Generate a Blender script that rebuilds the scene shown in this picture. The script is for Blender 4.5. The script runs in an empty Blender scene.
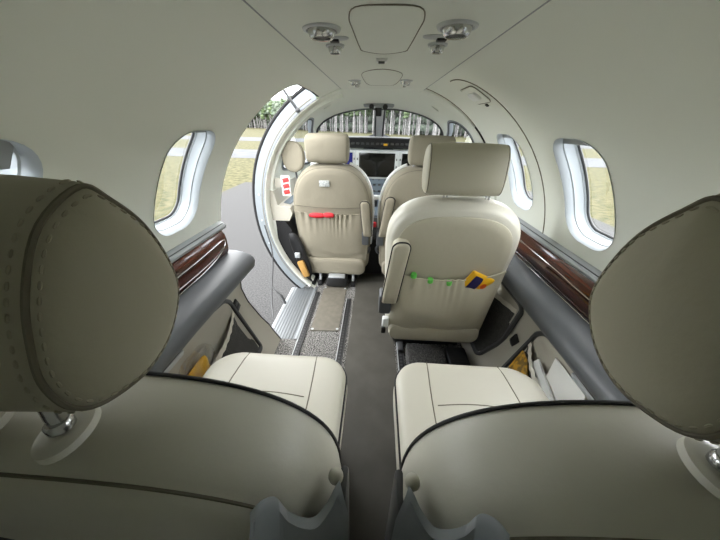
import bpy, bmesh, math, random
from mathutils import Vector, Matrix, geometry
random.seed(7)
sc = bpy.context.scene
COL = sc.collection
PI = math.pi
R = math.radians
V = Vector

# ------------------------------------------------------------------ materials
def srgb(r, g, b):
    f = lambda c: (c/255/12.92) if c/255 <= .04045 else ((c/255+.055)/1.055)**2.4
    return (f(r), f(g), f(b), 1)

def mat(name, col, rough=.6, metal=0, spec=.5, noise=None, bump=None, coat=0, wave=None):
    """noise=(scale, other colour, lo, hi); bump=(scale, strength)"""
    m = bpy.data.materials.new(name); m.use_nodes = True
    nt = m.node_tree; n = nt.nodes; L = nt.links
    p = n['Principled BSDF']
    p.inputs['Base Color'].default_value = col
    p.inputs['Roughness'].default_value = rough
    p.inputs['Metallic'].default_value = metal
    p.inputs['Specular IOR Level'].default_value = spec
    p.inputs['Coat Weight'].default_value = coat
    tc = n.new('ShaderNodeTexCoord')
    if noise:
        t = n.new('ShaderNodeTexNoise'); t.inputs['Scale'].default_value = noise[0]
        t.inputs['Detail'].default_value = 4
        L.new(tc.outputs['Object'], t.inputs['Vector'])
        r = n.new('ShaderNodeValToRGB')
        r.color_ramp.elements[0].position = noise[2]; r.color_ramp.elements[0].color = col
        r.color_ramp.elements[1].position = noise[3]; r.color_ramp.elements[1].color = noise[1]
        L.new(t.outputs['Fac'], r.inputs['Fac']); L.new(r.outputs['Color'], p.inputs['Base Color'])
    if wave:
        mp = n.new('ShaderNodeMapping'); mp.inputs['Scale'].default_value = wave[0]
        L.new(tc.outputs['Object'], mp.inputs['Vector'])
        t = n.new('ShaderNodeTexNoise'); t.inputs['Scale'].default_value = wave[1]
        t.inputs['Detail'].default_value = 6; t.inputs['Distortion'].default_value = .6
        L.new(mp.outputs['Vector'], t.inputs['Vector'])
        r = n.new('ShaderNodeValToRGB')
        r.color_ramp.elements[0].position = .35; r.color_ramp.elements[0].color = col
        r.color_ramp.elements[1].position = .7; r.color_ramp.elements[1].color = wave[2]
        L.new(t.outputs['Fac'], r.inputs['Fac']); L.new(r.outputs['Color'], p.inputs['Base Color'])
    if bump:
        b = n.new('ShaderNodeBump'); b.inputs['Strength'].default_value = bump[1]
        b.inputs['Distance'].default_value = bump[2] if len(bump) > 2 else .002
        t2 = n.new('ShaderNodeTexNoise'); t2.inputs['Scale'].default_value = bump[0]
        t2.inputs['Detail'].default_value = 5
        L.new(tc.outputs['Object'], t2.inputs['Vector'])
        L.new(t2.outputs['Fac'], b.inputs['Height']); L.new(b.outputs['Normal'], p.inputs['Normal'])
    return m

def glass(name, tint=(1, 1, 1, 1), refl=1.45, gloss=1.0):
    m = bpy.data.materials.new(name); m.use_nodes = True
    nt = m.node_tree; n = nt.nodes; L = nt.links
    n.remove(n['Principled BSDF'])
    t = n.new('ShaderNodeBsdfTransparent'); t.inputs['Color'].default_value = tint
    g = n.new('ShaderNodeBsdfGlossy'); g.inputs['Roughness'].default_value = .02
    g.inputs['Color'].default_value = (gloss, gloss, gloss, 1)
    lw = n.new('ShaderNodeLayerWeight'); lw.inputs['Blend'].default_value = .5   # same from both sides of the pane
    pw = n.new('ShaderNodeMath'); pw.operation = 'POWER'; L.new(lw.outputs['Facing'], pw.inputs[0]); pw.inputs[1].default_value = 4.5
    f = n.new('ShaderNodeMath'); f.operation = 'MULTIPLY_ADD'; L.new(pw.outputs[0], f.inputs[0]); f.inputs[1].default_value = .8; f.inputs[2].default_value = (refl-1)*.09
    mx = n.new('ShaderNodeMixShader')
    L.new(f.outputs[0], mx.inputs[0]); L.new(t.outputs[0], mx.inputs[1]); L.new(g.outputs[0], mx.inputs[2])
    L.new(mx.outputs[0], n['Material Output'].inputs['Surface'])
    return m

M = {}
M['wall'] = mat('cabin liner', srgb(226, 229, 220), .65, spec=.25, bump=(350, .05))
M['ceil'] = mat('ceiling liner', srgb(220, 223, 214), .6, spec=.25)
M['leather'] = mat('taupe leather', srgb(181, 176, 157), .47, spec=.4, bump=(38, .22, .004))
M['leather_light'] = mat('pale leather', srgb(201, 198, 185), .40, spec=.5, bump=(45, .18, .003))
M['leather_shaded'] = mat('headrest leather', srgb(172, 167, 147), .55, spec=.35, bump=(160, .15))  # seat leather with the shade on the rear headrests put into its colour
M['cover'] = mat('seat cover cloth', srgb(144, 138, 122), .85, spec=.2, bump=(22, .5, .006))
M['piping'] = mat('dark piping', srgb(35, 34, 36), .6)
M['seam'] = mat('seam shadow line', srgb(112, 107, 92), .8)
M['thread'] = mat('thread', srgb(160, 155, 135), .8)
M['greyplastic'] = mat('armrest grey', srgb(80, 83, 86), .42, spec=.45, bump=(300, .08))
M['ledge'] = mat('ledge grey', srgb(150, 154, 156), .5)
M['darkgrey'] = mat('dark grey plastic', srgb(62, 63, 64), .5)
M['black'] = mat('black plastic', srgb(22, 22, 23), .5)
M['blacksoft'] = mat('black rubber', srgb(30, 30, 31), .75, spec=.3)
M['panelbeige'] = mat('lower side panel', srgb(176, 172, 160), .6, spec=.3)
M['wood'] = mat('burl veneer', srgb(40, 15, 9), .16, coat=.6, wave=((30, 1.2, 14), 1.6, srgb(88, 40, 26)))
M['chrome'] = mat('chrome', srgb(200, 200, 200), .2, metal=1)
M['alu'] = mat('aluminium', srgb(186, 190, 192), .42, metal=.45)
M['jamb'] = mat('door jamb enamel', srgb(122, 128, 132), .45)
M['bracket'] = mat('armrest bracket grey', srgb(120, 125, 128), .45)
M['sill'] = mat('sill metal', srgb(112, 116, 118), .45, metal=.3)
M['white'] = mat('white plastic', srgb(226, 228, 226), .45)
M['winframe'] = mat('window reveal', srgb(176, 183, 188), .4, spec=.5)
M['carpet'] = mat('speckled carpet', srgb(30, 30, 30), .95, spec=.1, noise=(230, srgb(176, 174, 170), .46, .6), bump=(400, .8))
M['aisle'] = mat('aisle runner', srgb(74, 72, 66), .6, spec=.35, noise=(9, srgb(82, 80, 74), .4, .7), bump=(14, .12, .004))
M['plate'] = mat('floor plate', srgb(98, 94, 84), .55, noise=(30, srgb(108, 103, 93), .4, .7))
M['net'] = mat('pocket net', srgb(34, 34, 34), .9, noise=(420, srgb(92, 91, 88), .45, .62))
M['elastic'] = mat('elastic band', srgb(214, 210, 198), .8, bump=(200, .4))
M['yellow'] = mat('yellow packet', srgb(232, 178, 26), .45)
M['navy'] = mat('navy print', srgb(32, 30, 84), .45)
M['orange'] = mat('orange print', srgb(222, 96, 30), .45)
M['paper'] = mat('white paper', srgb(232, 232, 228), .8)
M['green'] = mat('green plastic', srgb(98, 196, 82), .45)
M['red'] = mat('red cloth', srgb(206, 40, 50), .7)
M['redlabel'] = mat('red label', srgb(222, 58, 56), .5)
M['screen'] = mat('display glass', srgb(9, 10, 9), .12)
M['bluescreen'] = mat('blue display', srgb(36, 40, 110), .2)
M['bezel'] = mat('bezel', srgb(206, 209, 208), .5)
M['panelblue'] = mat('pedestal grey', srgb(96, 108, 118), .55)
M['tag'] = mat('woven tag', srgb(196, 199, 196), .8, noise=(160, srgb(150, 155, 158), .5, .6))
M['pane'] = glass('acrylic pane', (.97, .98, .98, 1))
M['windshield'] = glass('windshield glass', (.93, .96, .98, 1))
M['clear'] = glass('clear wrapping', (.95, .95, .95, 1), 2.2)
M['cloth'] = mat('dark woven pad', srgb(38, 38, 37), .9, noise=(260, srgb(98, 96, 94), .5, .62))
# outside
M['asphalt'] = mat('apron asphalt', srgb(40, 40, 40), .9, spec=.2, noise=(55, srgb(62, 62, 62), .36, .68))
M['road'] = mat('taxiway', srgb(60, 62, 65), .9, spec=.2, noise=(.8, srgb(68, 70, 73), .4, .6))
M['grass'] = mat('dry grass', srgb(47, 49, 28), .95, spec=.1, noise=(5, srgb(78, 74, 52), .36, .64))
M['needle'] = mat('pine needles', srgb(62, 78, 50), .9, spec=.15, noise=(.9, srgb(94, 106, 78), .35, .65))
M['needle_dark'] = mat('dark needles', srgb(80, 92, 78), .9, spec=.15, noise=(.9, srgb(118, 126, 112), .35, .65))
M['bark'] = mat('pine bark', srgb(100, 97, 95), .9, noise=(3, srgb(140, 137, 135), .4, .65))

# ------------------------------------------------------------------ object helpers
def link(o, parent=None):
    COL.objects.link(o)
    if parent: o.parent = parent
    return o

def root_of(o):
    while o.parent: o = o.parent
    return o

def empty(name, loc, label, cat, group=None):
    o = bpy.data.objects.new(name, None); o.location = loc; o.empty_display_size = .05
    link(o); tag(o, label, cat, group); return o

def tag(o, label, cat, group=None):
    o['label'] = label; o['category'] = cat
    if group: o['group'] = group
    return o

def struct(o):
    o['kind'] = 'structure'; return o

def build(name, bm, m, parent=None, smooth=True, angle=40):
    """links bm (world coordinates) as ONE mesh object"""
    bmesh.ops.remove_doubles(bm, verts=bm.verts[:], dist=1e-6)
    bmesh.ops.recalc_face_normals(bm, faces=bm.faces[:])
    origin = V(root_of(parent).location) if parent else None
    if origin is None:
        xs = [v.co for v in bm.verts]
        origin = V(((min(c.x for c in xs)+max(c.x for c in xs))/2, (min(c.y for c in xs)+max(c.y for c in xs))/2, min(c.z for c in xs)))
    bmesh.ops.translate(bm, verts=bm.verts[:], vec=-origin)
    me = bpy.data.meshes.new(name); bm.to_mesh(me); bm.free()
    ms = m if isinstance(m, (list, tuple)) else [m]
    for x in ms: me.materials.append(x)
    if smooth:
        me.shade_smooth()
        if angle: me.set_sharp_from_angle(angle=R(angle))
    o = bpy.data.objects.new(name, me)
    link(o, parent)
    if not parent: o.location = origin
    return o

def NB(): return bmesh.new()

def box(bm, c, s, bev=0, rot=None, seg=2, mi=0):
    mtx = Matrix.Translation(V(c))
    if rot: mtx = mtx @ rot.to_4x4()
    mtx = mtx @ Matrix.Diagonal((*s, 1))
    g = bmesh.ops.create_cube(bm, size=1, matrix=mtx)
    fs = list({f for v in g['verts'] for f in v.link_faces})
    if bev:
        es = list({e for v in g['verts'] for e in v.link_edges})
        r = bmesh.ops.bevel(bm, geom=es, offset=bev, segments=seg, affect='EDGES', profile=.5)
        fs = list(set(r['faces']) | {f for f in fs if f.is_valid})
    if mi:
        for f in fs:
            if f.is_valid: f.material_index = mi
    return bm

def tube(bm, pts, r, n=8, closed=False, cap=True):
    pts = [V(p) for p in pts]; N = len(pts); rings = []
    prev = None
    for i, p in enumerate(pts):
        if closed: t = pts[(i+1) % N]-pts[i-1]
        else: t = pts[min(i+1, N-1)]-pts[max(i-1, 0)]
        if t.length < 1e-9: t = V((0, 0, 1))
        t.normalize()
        a = prev if prev else (V((0, 0, 1)) if abs(t.z) < .9 else V((1, 0, 0)))
        s = t.cross(a)
        if s.length < 1e-6: s = t.cross(V((1, 0.3, 0)))
        s.normalize(); u = s.cross(t); prev = u
        rr = r[i] if isinstance(r, (list, tuple)) else r
        rings.append([bm.verts.new(p+rr*(math.cos(2*PI*k/n)*s+math.sin(2*PI*k/n)*u)) for k in range(n)])
    for i in range(N if closed else N-1):
        A, B = rings[i], rings[(i+1) % N]
        for k in range(n): bm.faces.new((A[k], A[(k+1) % n], B[(k+1) % n], B[k]))
    if cap and not closed:
        bm.faces.new(rings[0]); bm.faces.new(rings[-1])
    return bm

def lathe(bm, prof, n=24, mtx=Matrix()):
    """prof: (radius, height) about local z"""
    rings = []
    for r, h in prof:
        rings.append([bm.verts.new(mtx @ V((r*math.cos(2*PI*k/n), r*math.sin(2*PI*k/n), h))) for k in range(n)])
    for A, B in zip(rings, rings[1:]):
        for k in range(n): bm.faces.new((A[k], A[(k+1) % n], B[(k+1) % n], B[k]))
    bm.faces.new(rings[0]); bm.faces.new(rings[-1])
    return bm

def outline_normals(o):
    N = len(o); ns = []
    for i in range(N):
        t = V(o[(i+1) % N])-V(o[i-1]); t = V((t.x, t.y))
        if t.length < 1e-9: t = V((1, 0))
        t.normalize(); ns.append(V((t.y, -t.x)))
    area = sum(o[i][0]*o[(i+1) % N][1]-o[(i+1) % N][0]*o[i][1] for i in range(N))
    return ns if area > 0 else [-n for n in ns]

def inset(o, d):
    return [(V(p)-n*d) for p, n in zip([V(q) for q in o], outline_normals(o))]

def pillow(bm, o, rings, cap0, cap1, fn, steps=7, cen=None, scale=False):
    """rings [(inset, depth)] joined and closed at both ends by domes of depth cap0 / cap1"""
    N = len(o)
    loops = []
    if scale:
        c0 = sum((V(p) for p in o), V((0, 0)))/N; ra = sum((V(p)-c0).length for p in o)/N
        inset = lambda q, i: [c0+(V(p)-c0)*(1-i/ra) for p in q]
    else: inset = globals()['inset']
    def add(ps, d): loops.append([bm.verts.new(fn(p[0], p[1], d)) for p in ps])
    first = inset(o, rings[0][0]); last = inset(o, rings[-1][0])
    c = lambda ps: V(cen) if cen else sum((V(p) for p in ps), V((0, 0)))/N
    def capl(ps, d0, d1):
        cc = c(ps); out = []
        for k in range(1, steps):
            s = 1-k/steps
            out.append(([cc+(V(p)-cc)*s for p in ps], d0+(d1-d0)*(1-s*s)))
        return out, cc
    cl, cc0 = capl(first, rings[0][1], cap0)
    for ps, d in reversed(cl): add(ps, d)
    for i, d in rings: add(inset(o, i), d)
    cl, cc1 = capl(last, rings[-1][1], cap1)
    for ps, d in cl: add(ps, d)
    for A, B in zip(loops, loops[1:]):
        for k in range(N): bm.faces.new((A[k], A[(k+1) % N], B[(k+1) % N], B[k]))
    v0 = bm.verts.new(fn(cc0[0], cc0[1], cap0)); v1 = bm.verts.new(fn(cc1[0], cc1[1], cap1))
    for k in range(N):
        bm.faces.new((v0, loops[0][(k+1) % N], loops[0][k])); bm.faces.new((v1, loops[-1][k], loops[-1][(k+1) % N]))
    return bm

def sup(hx, hy, n=3, N=48, c=(0, 0)):
    out = []
    for k in range(N):
        a = 2*PI*k/N; ca, sa = math.cos(a), math.sin(a)
        out.append((c[0]+hx*math.copysign(abs(ca)**(2/n), ca), c[1]+hy*math.copysign(abs(sa)**(2/n), sa)))
    return out

def rrect(x0, x1, y0, y1, r, seg=6, sub=0):
    """rounded rectangle, r a number or (bl, br, tr, tl)"""
    if not isinstance(r, (tuple, list)): r = (r,)*4
    out = []
    for (cx, cy, a0, rr) in ((x0+r[0], y0+r[0], PI, r[0]), (x1-r[1], y0+r[1], 1.5*PI, r[1]), (x1-r[2], y1-r[2], 0, r[2]), (x0+r[3], y1-r[3], .5*PI, r[3])):
        for k in range(seg+1):
            a = a0+.5*PI*k/seg; out.append((cx+rr*math.cos(a), cy+rr*math.sin(a)))
    if sub:
        dense = []
        for i, p in enumerate(out):
            q = out[(i+1) % len(out)]; d = math.hypot(q[0]-p[0], q[1]-p[1]); k = max(1, int(d/sub))
            for j in range(k): dense.append((p[0]+(q[0]-p[0])*j/k, p[1]+(q[1]-p[1])*j/k))
        out = dense
    return out

def smooth_loop(pts, k=6):
    """closed Catmull-Rom through pts"""
    N = len(pts); out = []
    P = [V(p) for p in pts]
    for i in range(N):
        a, b, c, d = P[i-1], P[i], P[(i+1) % N], P[(i+2) % N]
        for j in range(k):
            t = j/k
            out.append(.5*((2*b)+(c-a)*t+(2*a-5*b+4*c-d)*t*t+(3*b-a-3*c+d)*t**3))
    return out

def smooth_path(pts, k=6):
    P = [V(p) for p in pts]; P = [2*P[0]-P[1]]+P+[2*P[-1]-P[-2]]; out = []
    for i in range(1, len(P)-2):
        a, b, c, d = P[i-1], P[i], P[i+1], P[i+2]
        for j in range(k):
            t = j/k
            out.append(.5*((2*b)+(c-a)*t+(2*a-5*b+4*c-d)*t*t+(3*b-a-3*c+d)*t**3))
    out.append(P[-2]); return out

def lerp(tab, x):
    if x <= tab[0][0]: return tab[0][1]
    for (a, b), (c, d) in zip(tab, tab[1:]):
        if x <= c: return b+(d-b)*(x-a)/(c-a)
    return tab[-1][1]

# ------------------------------------------------------------------ the hull
ZC = .57
TW = [(1.5, .70), (1.8, .695), (2.2, .665), (2.6, .59), (2.9, .47), (3.1, .33)]
TT = [(1.45, 1.27), (1.64, 1.262), (2.0, 1.228), (2.35, 1.18), (2.6, 1.09), (2.9, .965), (3.1, .86)]
TN = [(1.5, 2.0), (2.2, 2.3), (2.7, 2.4)]
def hull(Y, a, out=0.0):
    W, T, n = lerp(TW, Y), lerp(TT, Y), lerp(TN, Y)
    H = T-ZC if math.sin(a) > 0 else .70
    c, s = math.cos(a), math.sin(a)
    x = W*math.copysign(abs(c)**(2/n), c); z = ZC+H*math.copysign(abs(s)**(2/n), s)
    p = V((x, Y, z))
    if out:
        d = V((x, 0, z-ZC)).normalized(); p = p+d*out
    return p
SR = .70
def hs(Y, s, out=0.0): return hull(Y, s/SR, out)

def dense(poly, d=.03):
    out = []
    for i, p in enumerate(poly):
        q = poly[(i+1) % len(poly)]; k = max(1, int(math.hypot(q[0]-p[0], q[1]-p[1])/d))
        out += [(p[0]+(q[0]-p[0])*j/k, p[1]+(q[1]-p[1])*j/k) for j in range(k)]
    return out
def shell(name, dom, holes, m, step=.035, parent=None, f=hs):
    """dom: (Y0, Y1, s0, s1) grid with polygon holes, mapped on the hull"""
    Y0, Y1, s0, s1 = dom; holes = [dense(h) for h in holes]
    ny = max(2, int((Y1-Y0)/step)); ns = max(2, int((s1-s0)/step))
    pts = []; edges = []
    def inside(p, poly):
        r = False; N = len(poly)
        for i in range(N):
            a, b = poly[i], poly[(i+1) % N]
            if (a[1] > p[1]) != (b[1] > p[1]) and p[0] < (b[0]-a[0])*(p[1]-a[1])/(b[1]-a[1])+a[0]: r = not r
        return r
    def near(p, poly, d):
        return any((p[0]-q[0])**2+(p[1]-q[1])**2 < d*d for q in poly)
    for poly in holes:
        b = len(pts); pts += [V((q[0], q[1])) for q in poly]
        edges += [(b+i, b+(i+1) % len(poly)) for i in range(len(poly))]
    for i in range(ny+1):
        for j in range(ns+1):
            p = (Y0+(Y1-Y0)*i/ny, s0+(s1-s0)*j/ns)
            border = i in (0, ny) or j in (0, ns)
            if any(inside(p, h) or (not border and near(p, h, step*.45)) for h in holes): continue
            pts.append(V(p))
    vs, es, fs, *_ = geometry.delaunay_2d_cdt(pts, edges, [], 0, 1e-6)
    bm = NB(); bv = [bm.verts.new(f(v.x, v.y)) for v in vs]
    for t in fs:
        c = ((vs[t[0]].x+vs[t[1]].x+vs[t[2]].x)/3, (vs[t[0]].y+vs[t[1]].y+vs[t[2]].y)/3)
        if any(inside(c, h) for h in holes) or not (Y0 < c[0] < Y1 and s0 < c[1] < s1): continue
        try: bm.faces.new([bv[k] for k in t])
        except ValueError: pass
    for v in [v for v in bm.verts if not v.link_faces]: bm.verts.remove(v)
    return build(name, bm, m, parent, angle=None)

def strip(bm, loops, closed=True):
    L = [[bm.verts.new(p) for p in l] for l in loops]
    N = len(L[0])
    for A, B in zip(L, L[1:]):
        for k in range(N if closed else N-1): bm.faces.new((A[k], A[(k+1) % N], B[(k+1) % N], B[k]))
    return L

def poly_inset(poly, d): return [tuple(q) for q in inset(poly, d)]

YB = -.36                                   # aft bulkhead
S_TOP = SR*R(74.7)
S_LOW = SR*R(-54)
S_W = SR*R(-13)
def win_poly(Yc, mir=False):
    p = rrect(Yc-.112, Yc+.107, .172, .524, .080, 8, .025)
    return [(y, PI*SR-s) for y, s in p][::-1] if mir else p

n_win = [0]
def window(Yc, mir, shade=.0):
    n_win[0] += 1
    poly = win_poly(Yc, mir)
    prof = [(0, 0), (-.002, -.003), (.004, .004), (.007, .020), (.010, .022), (.011, .032), (.016, .046), (.019, .048), (.020, .058)]
    bm = NB()
    strip(bm, [[hs(y, s, o) for y, s in poly_inset(poly, i)] for i, o in prof])
    fr = build('window_%d' % n_win[0], bm, M['winframe'], angle=30); struct(fr)
    # seal ring and pane
    bm = NB(); tube(bm, [hs(y, s, .055) for y, s in poly_inset(poly, .022)], .004, 6, True)
    o = build('window_seal', bm, M['darkgrey'], fr)
    bm = NB(); q = poly_inset(poly, .022)
    cy = sum(p[0] for p in q)/len(q); cs = sum(p[1] for p in q)/len(q)
    ls = [[hs(cy+(y-cy)*k, cs+(s-cs)*k, .058) for y, s in q] for k in (1, .75, .5, .25, .02)]
    L = strip(bm, ls); bm.faces.new(L[-1])
    build('pane', bm, M['pane'], fr)
    # the pulled-up blind, a slim strip under the head of the reveal
    bm = NB()
    sg = -1 if mir else 1
    hi = .514; lo = .498-shade
    conv = lambda s: (PI*SR-s) if mir else s
    rows = []
    for s, o in ((hi, .020), (lo, .020), (lo, .028), (hi, .030)):
        rows.append([hs(Yc-.085+.17*k/12, conv(s), o) for k in range(13)])
    strip(bm, rows+[rows[0]], False)
    build('blind', bm, M['ledge'], fr, angle=30)
    return poly

RW = [.33, .857, 1.305]
LW = [.325, .842]
rp = [window(y, False, .012) for y in RW]
lp = [window(y, True, .0 if y > .5 else .05) for y in LW]
struct(shell('wall_right', (YB, 1.64, S_W, S_TOP), rp, M['wall']))
door = [(y, PI*SR-s) for y, s in rrect(1.125, 1.64, S_W-.05, SR*R(63.5), (.001, .001, .04, .09), 6, .03)][::-1]
struct(shell('wall_left', (YB, 1.66, PI*SR-S_TOP, PI*SR-S_W), lp+[door], M['wall']))
# windshields and cockpit side windows in the hull of the nose
def nose_poly(pts, mir):
    p = [(y, R(a)*SR) for y, a in pts]
    q = [tuple(v) for v in smooth_loop([V((a, b)) for a, b in p], 4)]
    return [(y, PI*SR-s) for y, s in q][::-1] if mir else q
WS = [(2.345, 86.9), (2.40, 88.6), (2.6, 88.4), (2.86, 88.0), (2.93, 84), (2.95, 68), (2.90, 50), (2.80, 41), (2.62, 37.0), (2.44, 38.5), (2.36, 42), (2.29, 47), (2.255, 54), (2.275, 63), (2.325, 75)]
SW = [(1.90, 22), (1.87, 29), (1.80, 38), (1.80, 45), (1.87, 50), (2.0, 51.5), (2.13, 47.5), (2.28, 41.2), (2.40, 34), (2.49, 26), (2.52, 20), (2.44, 17), (2.2, 16), (1.96, 17.2)]
wl, wr = nose_poly(WS, True), nose_poly(WS, False)
sl, sr = nose_poly(SW, True), nose_poly(SW, False)
cut = [(1.499, -.9), (1.64, -.9), (1.64, S_TOP), (1.499, S_TOP)]
cutl = [(1.499, PI*SR-S_TOP), (1.66, PI*SR-S_TOP), (1.66, PI*SR+.9), (1.499, PI*SR+.9)]
struct(shell('wall_front', (1.5, 3.08, S_LOW, PI*SR-S_LOW), [wl, wr, sl, sr, cut, cutl], M['wall']))
for poly, nm in ((wl, 'a'), (wr, 'b'), (sl, 'c'), (sr, 'd')):
    n_win[0] += 1
    bm = NB()
    strip(bm, [[hs(y, s, o) for y, s in poly_inset(poly, i)] for i, o in ((-.012, -.003), (-.004, -.007), (.004, -.004), (.010, .01), (.012, .03))])
    fr = struct(build('window_%d' % n_win[0], bm, M['darkgrey'] if nm in 'ab' else M['jamb'], angle=30))
    bm = NB(); tube(bm, [hs(y, s, -.004) for y, s in poly_inset(poly, .006)], .005, 6, True)
    build('window_seal', bm, M['black'], fr)
    bm = NB(); q = poly_inset(poly, .008)
    cy = sum(p[0] for p in q)/len(q); cs = sum(p[1] for p in q)/len(q)
    L = strip(bm, [[hs(cy+(y-cy)*k, cs+(s-cs)*k, .02) for y, s in q] for k in (1, .8, .6, .4, .2, .02)]); bm.faces.new(L[-1])
    build('pane', bm, M['windshield'], fr)
# nose closing and aft bulkhead
bm = NB(); bm.faces.new([bm.verts.new(hs(3.08, S_LOW+(PI*SR-2*S_LOW)*k/40)) for k in range(41)])
struct(build('trim_1', bm, M['darkgrey'], smooth=False))
bm = NB(); bm.faces.new([bm.verts.new(hs(YB, S_LOW+(PI*SR-2*S_LOW)*k/48)) for k in range(49)])
struct(build('wall_back', bm, M['wall'], smooth=False))
# ceiling panel
bm = NB()
half = [(.03, 1.2182), (.10, 1.2168), (.193, 1.2138), (.2005, 1.2146), (.2035, 1.2185), (.2045, 1.228), (.215, 1.252)]
prof = [(-x, z) for x, z in half[::-1]]+[(0, 1.2185)]+half
rows = []
for y, k in ((YB, 0), (0, 0), (.5, 0), (1.0, 0), (1.4, 0), (1.5, .0), (1.535, .004), (1.55, .014), (1.552, .03)):
    rows.append([V((x*(1-.06*max(0, y-.3)/1.2) if abs(x) < .21 else x, y, z+k)) for x, z in prof])
strip(bm, rows, False)
ceil_panel = struct(build('ceiling', bm, M['ceil'], angle=25))
for sg in (-1, 1):  # grey tube drawn as the shadow line along each panel edge
    bm = NB(); tube(bm, [V((sg*.2032*(1-.06*max(0, y-.3)/1.2), y, 1.2158)) for y in (YB, 0, .3, .5, .8, 1.1, 1.4, 1.5)], .0016, 6); build('ceiling_gap_shadow', bm, M['ledge'], ceil_panel)
# thin gap lines: emergency exit outline on the right, hoop at the cockpit entrance
def hull_tube(name, path, r, m, out=-.0005):
    bm = NB(); tube(bm, [hs(y, s, out) for y, s in path], r, 6); return struct(build(name, bm, m))
ex = [(1.10, .09), (1.10, .3), (1.105, .62), (1.115, .73), (1.135, .79), (1.17, .822), (1.215, .835), (1.26, .838)]
hull_tube('trim_2', [tuple(p) for p in smooth_path([V(p) for p in ex], 6)], .0022, M['seam'])
hull_tube('trim_9', [(1.596, SR*R(a)) for a in range(46, 74, 3)], .0018, M['seam'], -.001)
hull_tube('trim_3', [(1.598, SR*R(a)) for a in range(28, 47, 3)], .004, M['black'], -.004)
bm = NB()
A = [R(a) for a in range(-40, 76, 3)]
strip(bm, [[hull(y, a, o) for a in A] for y, o in ((1.60, .001), (1.60, -.010), (1.61, -.014), (1.66, -.016), (1.70, -.012), (1.71, .001))], False)
struct(build('trim_4', bm, M['wall'], angle=40))
bm = NB()
A = [PI-R(a) for a in range(-50, 76, 3)]
strip(bm, [[hull(y, a, o) for a in A] for y, o in ((1.645, .002), (1.645, -.006), (1.66, -.012), (1.70, -.012), (1.705, -.028), (1.76, -.032), (1.79, -.02), (1.80, .001))], False)
struct(build('trim_5', bm, M['wall'], angle=40))

# ------------------------------------------------------------------ open doorway
bm = NB()
A = [PI-R(a) for a in [-48+2.2*k for k in range(51)]]
strip(bm, [[hull(y, a, o) for a in A] for y, o in ((1.640, -.001), (1.640, .004), (1.652, .006), (1.655, .03), (1.662, .034), (1.668, .07), (1.69, .074), (1.70, .07))], False)
jamb = struct(build('door_1', bm, M['jamb'], angle=35))
bm = NB(); tube(bm, [hull(1.675, a, .078) for a in A], .011, 8)
build('door_seal', bm, M['blacksoft'], jamb)
bm = NB(); tube(bm, [hull(1.654, a, .018) for a in A[:-1]], .0028, 6)
build('door_seam', bm, M['seam'], jamb)
# header over the opening and aft jamb
bm = NB()
top = R(63.5)
strip(bm, [[hull(y, PI-top, o) for y in [1.125+.04*k for k in range(15)]] for o in (0, .07)], False)
strip(bm, [[hull(1.125, PI-R(a), o) for a in range(-16, 65, 4)] for o in (0, .075)], False)
build('door_lining', bm, M['jamb'], jamb)
bm = NB(); tube(bm, [hull(1.14+.05*k, PI-top+.006, .012) for k in range(11)], .009, 8)
build('head_seal', bm, M['blacksoft'], jamb)
for a in (8, -4, -16):
    bm = NB()
    p = hull(1.6485, PI-R(a), .035)
    lathe(bm, [(.006, 0), (.006, .004), (.003, .006)], 10, Matrix.Translation(p) @ Matrix.Rotation(R(90), 4, 'X'))
    build('latch_pin', bm, M['alu'], jamb)
# ribbed sill plate
bm = NB()
prof = [(-.60, -.035), (-.60, -.012)]
for k in range(9):
    x = -.59+.018*k; prof += [(x, -.008+.0008*k), (x+.009, -.008+.0008*k), (x+.0095, -.004+.0008*k), (x+.0175, -.004+.0008*k)]
prof += [(-.425, .004), (-.415, .006), (-.405, .004), (-.405, -.035)]
strip(bm, [[V((x, y, z)) for x, z in prof] for y in (1.13, 1.68)], False)
sill = struct(build('trim_6', bm, M['sill'], smooth=False))

def two_point(name, pts, r, m, label, cat, parts=None):
    bm = NB(); tube(bm, smooth_path(pts, 6), r, 8); o = build(name, bm, m); tag(o, label, cat); return o
# gas strut of the raised upper door
t = empty('gas_strut', (-.43, 1.62, 1.13), 'dark gas strut reaching up from the top of the open doorway', 'strut')
p0, p1 = V((-.435, 1.62, 1.130)), V((-.575, 1.575, 1.335))
bm = NB(); tube(bm, [p0, p0.lerp(p1, .55)], .0075, 10); build('cylinder_body', bm, M['darkgrey'], t)
bm = NB(); tube(bm, [p0.lerp(p1, .5), p1], .0045, 10); build('rod', bm, M['alu'], t)
bm = NB(); bmesh.ops.create_uvsphere(bm, u_segments=12, v_segments=8, radius=.013, matrix=Matrix.Translation(p0)); build('ball_joint', bm, M['darkgrey'], t)
# door cable hanging beside the jamb
cab = [(-.70, 1.60, .50), (-.665, 1.57, .36), (-.655, 1.53, .26), (-.655, 1.46, .13), (-.645, 1.40, .04), (-.62, 1.33, -.01)]
t = empty('door_cable', (-.66, 1.5, 0), 'thin grey door cable hanging down across the doorway to the ribbed sill', 'cable')
bm = NB(); tube(bm, smooth_path(cab, 8), .0045, 8); build('cable', bm, M['darkgrey'], t)
bm = NB(); tube(bm, smooth_path([(-.655, 1.46, .13), (-.62, 1.44, .11), (-.585, 1.43, .075), (-.565, 1.42, .03)], 6), [.005]*10+[.009]*9, 8); build('strap_end', bm, M['darkgrey'], t)

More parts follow.
